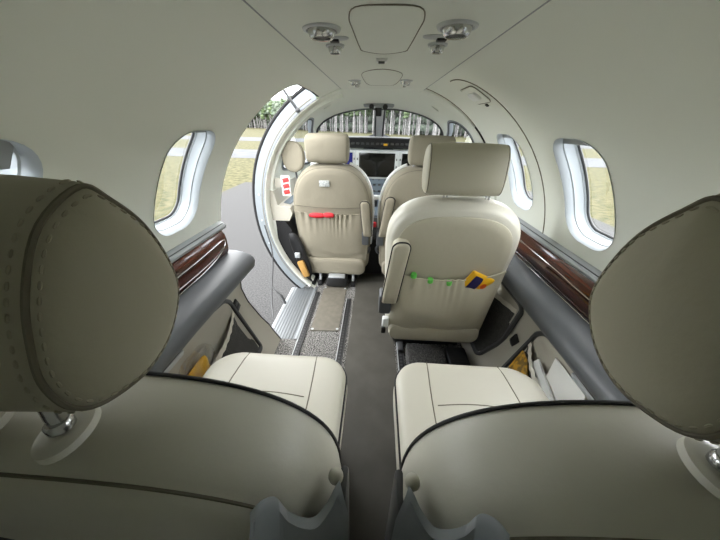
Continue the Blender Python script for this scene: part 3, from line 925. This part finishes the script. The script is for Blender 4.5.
def packet(fn, x, y, d, w, h, ang, label):
    c = fn(x, y, d); t = empty('snack_packet', c, label, 'snack packet')
    ca, sa = math.cos(ang), math.sin(ang)
    f2 = lambda a, b, dd: fn(x+a*ca-b*sa, y+a*sa+b*ca, d+dd)
    bm = NB(); pillow(bm, rrect(-w/2, w/2, -h/2, h/2, .006, 3, .01), [(0, -.002), (-.001, 0), (0, .002)], -.014, .014, f2, 5); b = build('wrapper', bm, M['yellow'], t)
    def dd(a, b_): return -.0035-.0125*max(0, 1-max(abs(a/(w/2)), abs(b_/(h/2)))**2)
    def patch(nm, poly, m, off=.0012):
        bm = NB(); cc = sum((V(p) for p in poly), V((0, 0)))/len(poly)
        ls = [[f2(*(cc+(V(p)-cc)*k), dd(*(cc+(V(p)-cc)*k))-off) for p in poly] for k in (1, .66, .33, .02)]
        L = strip(bm, ls); bm.faces.new(L[-1]); build(nm, bm, m, b)
    patch('printed_band', rrect(-.035, .002, -h/2+.006, h/2-.012, .004, 3, .01), M['navy'])
    patch('printed_spot', [(.022+.013*math.cos(2*PI*k/16), .004+.014*math.sin(2*PI*k/16)) for k in range(16)], M['orange'], .0016)
packet(fm, .122, .343, -.090, .105, .09, R(-25), 'yellow and navy snack packet sticking out of the middle seat pocket')
for k, (x, w) in enumerate(((-.075, .085), (.0, .06))):
    o = [(p[0]+x-.02, p[1]+.438+.004*k) for p in sup(w*.62, .018, 2.4, 28)]
    soft('folded_cloth', o, .008, M['red'], ['red folded cloth peeping out of the pilot seat pocket, the wider piece', 'smaller red cloth roll in the pilot seat pocket, towards the aisle'][k], 'cloth', 'red cloths in the pilot seat pocket', lambda a, b, d: fpl(a, b, -.083+d), .006)
# left pocket contents
fL = lambda a, b, d: on(-1, a, b, .022+d)
def paper(name, pts, sx, inn, m, label, cat, th=.0015, bul=.004, group=None):
    f = lambda a, b, d: on(sx, a, b, inn+d)
    bm = NB(); pillow(bm, [tuple(p) for p in smooth_loop([V(p) for p in pts], 3)] if False else pts, [(0, -th), (0, th)], -th-bul, th+bul, f, 4)
    o = build(name, bm, m); tag(o, label, cat, group); return o
soft('yellow_packet', rrect(.545, .655, .265, .365, .02, 4, .02), .006, M['yellow'], 'bright yellow packet in the side pocket beside the rear seat on the doorway side', 'packet', None, lambda a, b, d: on(-1, a, b, .030+d))
soft('plastic_bag', sup(.085, .075, 2.6, 36, (.60, .345)), .012, M['clear'], 'crinkled clear plastic bag in the side pocket around the yellow packet', 'bag', None, lambda a, b, d: on(-1, a, b, .034+d+.006*math.sin(60*a)*math.cos(50*b)))
# right pocket contents
paper('paper_sheet', rrect(.52, .66, .25, .43, .004, 2), 1, .012, M['paper'], 'white paper sheet standing in the rear side pocket, closest to the armrest', 'paper', .0012, .003)
paper('booklet', [(.64, .20), (.75, .30), (.715, .365), (.56, .30), (.55, .22)], 1, .024, M['white'], 'white booklet slanting across the rear side pocket behind the elastic band', 'booklet', .003, .003)
soft('yellow_bag', [(.67, .10), (.80, .24), (.79, .33), (.745, .325), (.62, .21), (.60, .12)], .006, mat('amber wrapper', srgb(196, 148, 40), .4, noise=(45, srgb(120, 96, 44), .45, .6)), 'crumpled amber yellow bag in the rear side pocket under the papers', 'bag', None, lambda a, b, d: on(1, a, b, .036+d+.004*math.sin(70*a+40*b)))
# ------------------------------------------------------------------ ceiling fittings
def vent(x, y, r, label, z=1.2195, tiltx=0):
    t = empty('air_vent', (x, y, z), label, 'ceiling vent', 'ceiling air vents and spotlights')
    mt = Matrix.Translation((x, y, z)) @ Matrix.Rotation(PI, 4, 'X')
    bm = NB(); lathe(bm, [(r*1.0, -.004), (r*1.02, .002), (r*.96, .006), (r*.82, .007), (r*.76, .004), (r*.72, -.002)], 32, mt); build('rim', bm, M['alu'], t)
    bm = NB(); lathe(bm, [(r*.74, .0), (r*.71, .008), (r*.64, .0145), (r*.54, .0175), (r*.46, .017), (r*.44, .012)], 32, mt); n = build('nozzle', bm, M['chrome'], t)
    bm = NB(); lathe(bm, [(r*.44, .009), (r*.40, .0145), (r*.2, .0155)], 24, mt); build('nozzle_core', bm, M['darkgrey'], n)
    return t
def lamp_plate(x, y, s, label):
    t = empty('reading_light', (x, y, 1.219), label, 'reading light', 'reading light switch plates')
    bm = NB(); pillow(bm, sup(.032*s, .014*s, 2.6, 32, (x, y)), [(0, 1.2205), (0, 1.216), (.003, 1.2145)], 1.2205, 1.214, lambda a, b, d: V((a, b, d)), 3); p = build('plate', bm, M['alu'], t)
    bm = NB(); box(bm, (x+.004, y+.004*s, 1.2135), (.018*s, .016*s, .006), .0015); build('switch', bm, M['black'], p)
vent(-.118, .610, .034, 'large round metal air vent on the ceiling, doorway side, ahead of the rear seats')
vent(.112, .592, .034, 'large round metal ceiling vent away from the doorway, ahead of the rear seats')
lamp_plate(-.108, .668, 1.0, 'small plate with black switch between the two metal vents on the doorway side')
lamp_plate(.096, .655, 1.0, 'small plate with black switch between the two metal vents away from the doorway')
vent(-.110, .722, .020, 'smaller metal vent just ahead of the switch plate on the doorway side of the ceiling')
vent(.102, .708, .020, 'smaller metal vent just ahead of the switch plate away from the doorway')
for x, y, w in ((-.108, 1.235, 'forward pair of ceiling vents, doorway side, larger one of the two'), (.085, 1.215, 'forward pair of ceiling vents, away from the doorway, larger one of the two')): vent(x, y, .024, w)
for x, y, w in ((-.102, 1.30, 'small ceiling vent nearest the cockpit on the doorway side'), (.082, 1.275, 'small ceiling vent nearest the cockpit away from the doorway')): vent(x, y, .014, w)
# hatch
def hatch(o, label, name='oxygen_hatch'):
    t = empty(name, (0, .65, 1.215), label, 'ceiling hatch')
    bm = NB(); pillow(bm, o, [(0, 1.221), (0, 1.2178), (.002, 1.2168), (.006, 1.2164)], 1.221, 1.2162, lambda a, b, d: V((a, b, d)), 4); build('hatch_lid', bm, M['ceil'], t)
    bm = NB(); tube(bm, [V((p[0], p[1], 1.2176)) for p in inset(o, -.001)], .0011, 6, True); build('hatch_gap', bm, M['seam'], t)
hatch([(x-.006, y) for x, y in smooth_loop([V(p) for p in ((-.045, .515), (0, .508), (.045, .515), (.058, .56), (.057, .62), (.052, .74), (.045, .775), (0, .80), (-.045, .775), (-.052, .74), (-.057, .62), (-.058, .56))], 4)], 'rounded ceiling hatch between the two large metal vents')
hatch([(x-.006, y) for x, y in smooth_loop([V(p) for p in ((-.06, 1.06), (0, 1.00), (.06, 1.06), (.066, 1.2), (.05, 1.36), (0, 1.37), (-.05, 1.36), (-.066, 1.2))], 4)], 'faint ceiling hatch between the forward pair of vents')
t = empty('ceiling_sensor', (-.01, .866, 1.215), 'small white-rimmed square sensor in the middle of the ceiling', 'sensor')
bm = NB(); box(bm, (-.01, .866, 1.2165), (.028, .034, .008), .003); build('sensor_housing', bm, M['white'], t)
bm = NB(); box(bm, (-.01, .866, 1.212), (.016, .02, .004), .001); build('sensor_window', bm, M['darkgrey'], t)
# emergency exit handle cover
t = empty('exit_handle', tuple(hs(1.225, .735)), 'recessed cream handle cover high on the emergency exit beside the ceiling', 'exit handle')
fh = lambda a, b, d: hs(1.225+a, .735+b, -d)
bm = NB(); pillow(bm, rrect(-.075, .075, -.045, .045, .018, 5, .02), [(0, -.002), (0, .004), (.003, .006), (.010, .006)], -.002, .0065, fh, 4); p = build('cover_plate', bm, M['wall'], t)
bm = NB(); tube(bm, [fh(*q, .003) for q in rrect(-.077, .077, -.047, .047, .02, 5, .02)], .0012, 6, True); build('plate_gap', bm, M['seam'], p)
bm = NB(); pillow(bm, rrect(-.045, .04, -.02, .02, .01, 4, .02), [(0, .005), (.001, .012), (.004, .014)], .005, .015, fh, 3); build('grip', bm, M['white'], p)
bm = NB(); pillow(bm, rrect(-.01, .012, -.066, -.054, .003, 3), [(0, 0), (0, .004)], 0, .005, fh, 2); build('pin', bm, M['black'], t)

# ------------------------------------------------------------------ cockpit
gl = empty('instrument_panel', (0, 2.4, .3), 'grey instrument panel with three displays under a black glareshield', 'instrument panel')
bm = NB()
gp = []
for k in range(25):
    x = -.56+1.12*k/24; gp.append((x, 2.30+.16*(x/.56)**2*0+.02*(x/.56)**2))
rows = [[V((x, y+.62*(1-(x/.62)**2)+.02, .955)) for x, y in gp], [V((x, y+.25, .985-.05*(x/.56)**4)) for x, y in gp], [V((x, y, .985-.045*(x/.56)**4)) for x, y in gp], [V((x, y-.006, .976-.045*(x/.56)**4)) for x, y in gp], [V((x, y+.004, .915-.04*(x/.56)**4)) for x, y in gp], [V((x, y+.05, .905-.04*(x/.56)**4)) for x, y in gp]]
strip(bm, rows, False); g = build('glareshield', bm, M['blacksoft'], gl, angle=35)
bm = NB()
for k in range(12):
    x = -.20+.038*k
    box(bm, (x, 2.297, .942), (.024, .010, .014), .002)
build('switch_row', bm, M['darkgrey'], g)
bm = NB(); box(bm, (.052, 2.294, .937), (.03, .012, .016), .003); build('yellow_light', bm, M['yellow'], g)
bm = NB(); box(bm, (0, 2.345, .775), (1.10, .05, .25), .02); build('panel_face', bm, M['bezel'], gl)
def display(x, w, scr, label):
    bm = NB(); box(bm, (x, 2.316, .778), (w+.055, .02, .235), .012); d = build('display', bm, M['bezel'], gl)
    bm = NB(); box(bm, (x, 2.3035, .786), (w, .006, .18), .003); build('screen', bm, M[scr], d)
    for k in range(6):
        bm = NB(); xx = x-w*.42+w*.84*k/5; lathe(bm, [(.006, 0), (.006, .012), (.004, .014)], 10, Matrix.Translation((xx, 2.306, .676)) @ Matrix.Rotation(R(90), 4, 'X')); build('knob', bm, M['darkgrey'], d)
    for s in (-1, 1):
        for k in range(3):
            bm = NB(); box(bm, (x+s*(w/2+.013), 2.304, .72+.055*k), (.008, .006, .016), .002); build('soft_key', bm, M['darkgrey'], d)
display(-.008, .285, 'screen', 0); display(-.345, .285, 'bluescreen', 0); display(.33, .285, 'screen', 0)
bm = NB(); box(bm, (0, 2.345, .50), (1.02, .06, .30), .015); build('lower_panel', bm, M['panelblue'], gl)
ped = empty('centre_pedestal', (0, 2.15, 0), 'grey-blue centre pedestal with white throttle grip between the cockpit seats', 'pedestal')
bm = NB()
prof = [(2.315, .69), (2.27, .655), (2.19, .52), (2.05, .44), (1.97, .36), (1.95, .0), (2.315, 0)]
L = strip(bm, [[V((s*.105, y, z)) for y, z in prof] for s in (-1, 1)]); bm.faces.new(L[0]); bm.faces.new(L[1]); build('pedestal_body', bm, M['panelblue'], ped, smooth=False)
bm = NB(); L = strip(bm, [[V((s*.106, y, z)) for y, z in ((1.94, .30), (2.0, .40), (2.06, .446), (2.06, .448), (1.965, .366), (1.93, .30), (1.93, .0), (1.94, 0))] for s in (-1, 1)]); build('pedestal_cover', bm, M['black'], ped, smooth=False)
for i in range(4):
    for j in range(3):
        bm = NB(); box(bm, (-.06+.04*i, 2.262-.026*j, .642-.045*j), (.022, .014, .014), .002, Matrix.Rotation(R(-30), 3, 'X')); build('push_button', bm, M['black' if (i+j) % 2 else 'darkgrey'], ped)
bm = NB(); tube(bm, [(0, 2.16, .49), (0, 2.12, .56)], .012, 8); th = build('throttle_lever', bm, M['black'], ped)
bm = NB(); box(bm, (0, 2.115, .575), (.10, .035, .035), .012, None, 3); build('throttle_grip', bm, M['white'], th)
bm = NB(); box(bm, (-.004, 1.985, .40), (.022, .022, .04), .005); build('red_handle', bm, M['red'], ped)
# windshield centre post with compass bracket
bm = NB()
PTS = [(2.30, 1.184), (2.37, 1.176), (2.6, 1.085), (2.93, .945)]
for x0, x1, mm in ((-.034, .034, 0),):
    rows = [[V((x, y, z+dz)) for y, z in PTS] for x, dz in ((-.036, .0), (-.034, -.012), (-.02, -.018), (.02, -.018), (.034, -.012), (.036, .0))]
    strip(bm, rows, False)
post = struct(build('trim_8', bm, M['white'], angle=35))
for s in (-1, 1):
    bm = NB(); tube(bm, [V((s*.035, y, z-.012)) for y, z in PTS], .008, 8); build('post_edge', bm, M['black'], post)
cmp_ = empty('overhead_compass', (-.01, 2.22, 1.18), 'grey oblong bracket hung above the windshield centre post', 'bracket')
bm = NB(); box(bm, (-.012, 2.22, 1.193), (.215, .07, .03), .014, None, 4); c_ = build('housing', bm, M['ledge'], cmp_)
for s in (-.05, .045):
    bm = NB(); lathe(bm, [(.017, 0), (.017, .012), (.011, .015)], 14, Matrix.Translation((s-.012, 2.185, 1.184)) @ Matrix.Rotation(R(115), 4, 'X')); build('knob', bm, M['black'], c_)
bm = NB(); box(bm, (-.012, 2.25, 1.155), (.045, .05, .06), .008); build('stem', bm, M['black'], cmp_)
# left cockpit side: ledge, black kick panel with pouch, red placard
cs = empty('cockpit_side_panel', (-.6, 1.95, .3), 'white and black cockpit side panel just ahead of the open doorway', 'side panel')
bm = NB(); L = strip(bm, [[V((x, y, z)) for x, z in ((-.69, .70), (-.655, .69), (-.635, .60), (-.56, .585), (-.545, .55), (-.57, .50), (-.69, .50))] for y in (1.70, 2.25)]); bm.faces.new(L[0]); bm.faces.new(L[1]); build('side_ledge', bm, M['panelbeige'], cs, angle=30)
bm = NB(); box(bm, (-.605, 1.95, .592), (.06, .34, .012), .005); build('tray_mat', bm, M['panelblue'], cs)
bm = NB()
pr2 = [(-.66, .50), (-.60, .50), (-.56, .44), (-.545, .30), (-.50, .14), (-.43, .02), (-.43, 0), (-.55, 0), (-.66, .2)]
L = strip(bm, [[V((x, y, z)) for x, z in pr2] for y in (1.695, 2.2)]); bm.faces.new(L[0]); bm.faces.new(L[1]); build('kick_panel', bm, M['blacksoft'], cs, angle=30)
bm = NB(); pillow(bm, sup(.045, .16, 3, 32), [(0, -.012), (.002, .0), (.012, .006)], -.012, -.004, lambda a, b, d: V((-.52+a-.28*(b-.02)*1.0, 1.685-d, .26+b)), 3); build('pouch_rim', bm, M['black'], cs)
t = empty('kit_bag', (-.5, 1.68, .2), 'small bag with silver clasp and amber side wedged beside the pilot seat', 'bag')
bm = NB(); box(bm, (-.495, 1.67, .16), (.05, .03, .13), .012, Matrix.Rotation(R(-18), 3, 'Y')); build('bag_body', bm, mat('amber bag', srgb(168, 128, 66), .7), t)
bm = NB(); box(bm, (-.525, 1.66, .27), (.04, .02, .04), .008); build('clasp', bm, M['alu'], t)
t = empty('warning_placard', (-.575, 1.71, .74), 'red and white striped warning placard on the wall beside the pilot seat', 'placard')
bm = NB(); box(bm, (-.572, 1.715, .722), (.056, .006, .125), .002); pb = build('placard', bm, M['white'], t)
for k in range(3):
    bm = NB(); box(bm, (-.570, 1.7108, .686+.036*k), (.040, .004, .026), .001, Matrix.Rotation(R(-14), 3, 'Y')); build('red_stripe', bm, M['redlabel'], pb)
# bracket that carries the placard
bm = NB(); box(bm, (-.615, 1.722, .74), (.06, .006, .06), .002); build('placard_bracket', bm, M['panelbeige'], t)
# round padded disc beside the pilot headrest
t = empty('padded_disc', (-.51, 1.73, .80), 'round beige padded disc on a dark strap beside the pilot seat headrest', 'padded disc')
fd = lambda a, b, d: V((-.512+a*.97+d*.22, 1.735+d*.97-a*.2, .892+b))
bm = NB(); pillow(bm, sup(.071, .086, 2.2, 44), [(.010, -.022), (.003, -.018), (0, -.008), (-.001, 0), (0, .010), (.006, .018)], -.026, .02, fd, 6); d_ = build('pad', bm, M['cover'], t)
bm = NB(); tube(bm, [fd(p[0], p[1], -.014) for p in sup(.0705, .0855, 2.2, 44)], .0022, 6, True); build('pad_piping', bm, M['seam'], d_)
bm = NB(); tube(bm, smooth_path([(-.507, 1.735, .81), (-.50, 1.725, .74), (-.515, 1.735, .66), (-.53, 1.755, .60), (-.535, 1.77, .575)], 5), .006, 8); build('strap', bm, M['darkgrey'], t)
# seat-belt ends between the cockpit seats
for sx, pts, lab in ((-1, [(-.10, 1.80, .36), (-.07, 1.77, .33), (-.035, 1.76, .30), (-.05, 1.77, .26), (-.09, 1.80, .25)], 'grey seat belt end looped beside the aisle edge of the pilot seat'), (1, [(.075, 1.80, .37), (.05, 1.78, .34), (.015, 1.77, .30), (.03, 1.78, .26), (.075, 1.80, .25)], 'grey seat belt end looped beside the aisle edge of the other cockpit seat')):
    t = empty('seat_belt', pts[2], lab, 'seat belt', 'seat belts between the cockpit seats')
    bm = NB(); tube(bm, smooth_path(pts, 6), .010, 8); build('webbing', bm, M['greyplastic'], t)
    bm = NB(); box(bm, V(pts[1])+V((0, -.012, .0)), (.035, .02, .05), .006, Matrix.Rotation(sx*R(30), 3, 'Y')); build('buckle', bm, M['alu'], t)
# cabin ceiling insignia lines: two small slots either side of the cockpit roof
for x, y, a in ((-.33, 1.93, 30), (.33, 1.93, -30)):
    p = hull(1.95, R(90-27) if x > 0 else PI-R(90-27), -.003)
    o = empty('roof_slot', p, 'small moulded slot in the cockpit roof %s' % ('nearest the doorway' if x < 0 else 'nearest the emergency exit'), 'slot', 'moulded slots in the cockpit roof')
    bm = NB(); box(bm, p, (.05, .022, .006), .003, Matrix.Rotation(R(-a if x > 0 else -a), 3, 'Y')); build('slot_plate', bm, M['ceil'], o)

# ------------------------------------------------------------------ outside
ZG = -.75
def gplane(name, x0, x1, y0, y1, m, z, k=1):
    bm = NB(); bm.faces.new([bm.verts.new(p) for p in ((x0, y0, z), (x1, y0, z), (x1, y1, z), (x0, y1, z))])
    return struct(build(name, bm, m, smooth=False))
gplane('ground', -260, 260, -60, 260, M['grass'], ZG-.02)
gplane('apron', -4.5, 5.1, -40, 9.4, M['asphalt'], ZG)
gplane('road', -120, 120, 16.5, 22, M['road'], ZG-.01)
gplane('road', -120, 120, 33, 41, M['road'], ZG-.01)
# pine trees along the far edge of the field
def blob(bm, c, rx, rz, n, rnd):
    b0 = len(bm.verts)
    r = bmesh.ops.create_icosphere(bm, subdivisions=2, radius=1)
    for v in r['verts']:
        k = 1+rnd.uniform(-.22, .22)
        v.co = V((c[0]+v.co.x*rx*k, c[1]+v.co.y*rx*k, c[2]+v.co.z*rz*k))
def make_tree(seed, H, crown_low, m):
    rnd = random.Random(seed)
    t = empty('pine_tree', (0, 0, ZG), 'tall thin pine in the forest edge beyond the airfield grass', 'tree', 'pines in the forest edge beyond the grass')
    bm = NB(); tube(bm, [(0, 0, ZG-.1), (rnd.uniform(-.1, .1), 0, ZG+H*.5), (rnd.uniform(-.2, .2), 0, ZG+H*.95)], [.16, .12, .04], 7); build('trunk', bm, M['bark'], t)
    bm = NB()
    for k in range(11):
        h = crown_low+(1-crown_low)*k/10
        w = .95*(1-.75*(h-crown_low)/(1-crown_low))*rnd.uniform(.6, 1.25)
        blob(bm, (rnd.uniform(-.5, .5)*w, rnd.uniform(-.5, .5)*w, ZG+H*h), w, w*.55, 8, rnd)
    build('crown', bm, M[m], t, angle=None)
    return t
protos = [make_tree(1, 9.2, .42, 'needle'), make_tree(2, 8.4, .5, 'needle_dark'), make_tree(3, 9.8, .35, 'needle'), make_tree(4, 8.8, .6, 'needle_dark')]
rnd = random.Random(11)
spots = []
for row in range(4):
    n = 62
    for k in range(n):
        x = -72+118*(k+rnd.uniform(.1, .9))/n
        spots.append((x, max(60, min(112, 70-.85*x))+row*2.4+rnd.uniform(-1, 1)))
for i, (x, y) in enumerate(spots):
    if i < 4: o = protos[i]
    else:
        src = protos[rnd.randrange(4)]
        o = src.copy(); COL.objects.link(o)
        for ch in src.children:
            c = ch.copy(); COL.objects.link(c); c.parent = o
    s = rnd.uniform(.82, 1.12)
    o.location = (x, y, ZG); o.scale = (s, s, s*rnd.uniform(.9, 1.1)*(1.3 if x > -22 else 1)); o.rotation_euler = (0, 0, rnd.uniform(0, 6.28))
r2 = random.Random(5); fv = []; ff = []
tb = NB(); bmesh.ops.create_icosphere(tb, subdivisions=1, radius=1)
IV = [v.co.copy() for v in tb.verts]; IF = [[v.index for v in q.verts] for q in tb.faces]; tb.free()
for k in range(1500):
    x = -85+145*r2.random(); y = max(60, min(112, 70-.85*x))+11+12*r2.random(); H = r2.uniform(7, 9.5)*(1.3 if x > -22 else 1)
    b = len(fv)
    for z in (-.1, H):
        for a in range(4): fv.append((x+.12*math.cos(a*PI/2), y+.12*math.sin(a*PI/2), ZG+z))
    ff += [[b+a, b+(a+1) % 4, b+4+(a+1) % 4, b+4+a] for a in range(4)]
    for j in range(5):
        b = len(fv); q = r2.uniform(.75, 1.35)
        fv += [(x+c.x*1.3, y+c.y*1.3, ZG+H*(.12+.2*j)+c.z*1.1*q) for c in IV]
        ff += [[b+a for a in q3] for q3 in IF]
me = bpy.data.meshes.new('forest'); me.from_pydata(fv, [], ff); me.materials.append(M['needle_dark']); me.shade_smooth()
f = link(bpy.data.objects.new('forest', me)); f['kind'] = 'stuff'; tag(f, 'dense mass of pines behind the first rows of the forest edge', 'forest')

# ------------------------------------------------------------------ light
w = bpy.data.worlds.new('overcast sky'); sc.world = w; w.use_nodes = True
nt = w.node_tree; n = nt.nodes; L = nt.links
bg = n['Background']
tc = n.new('ShaderNodeTexCoord'); sp = n.new('ShaderNodeSeparateXYZ'); rp_ = n.new('ShaderNodeValToRGB')
L.new(tc.outputs['Generated'], sp.inputs[0]); L.new(sp.outputs['Z'], rp_.inputs['Fac'])
e = rp_.color_ramp.elements
e[0].position = 0.0; e[0].color = (.86, .90, .95, 1); e[1].position = .6; e[1].color = (1, 1, 1, 1)
L.new(rp_.outputs['Color'], bg.inputs['Color']); bg.inputs['Strength'].default_value = 2.2
sc.cycles.max_bounces = 14; sc.cycles.diffuse_bounces = 8; sc.cycles.transparent_max_bounces = 16
sc.cycles.use_denoising = True

# ------------------------------------------------------------------ camera
cam = bpy.data.cameras.new('camera'); co = bpy.data.objects.new('camera', cam); COL.objects.link(co)
cam.sensor_fit = 'HORIZONTAL'; cam.sensor_width = 36; cam.lens = 13.5; cam.clip_start = .01; cam.clip_end = 1000
MM = ((0.99810934, 0.04400941, -0.04290594), (0.05863192, -0.4723127, 0.87947883), (0.01844032, -0.88033169, -0.47400008))
rx, ry, rz = [V((MM[0][k], MM[1][k], MM[2][k])) for k in range(3)]
rot = Matrix((rx, -ry, -rz)).transposed()
co.matrix_world = Matrix.Translation((-.012, 0, 1.07)) @ rot.to_4x4()
sc.camera = co
sc.view_settings.view_transform = 'Standard'; sc.view_settings.look = 'None'
sc.view_settings.gamma = 1; sc.view_settings.use_curve_mapping = False
sc.view_settings.exposure = 2.3
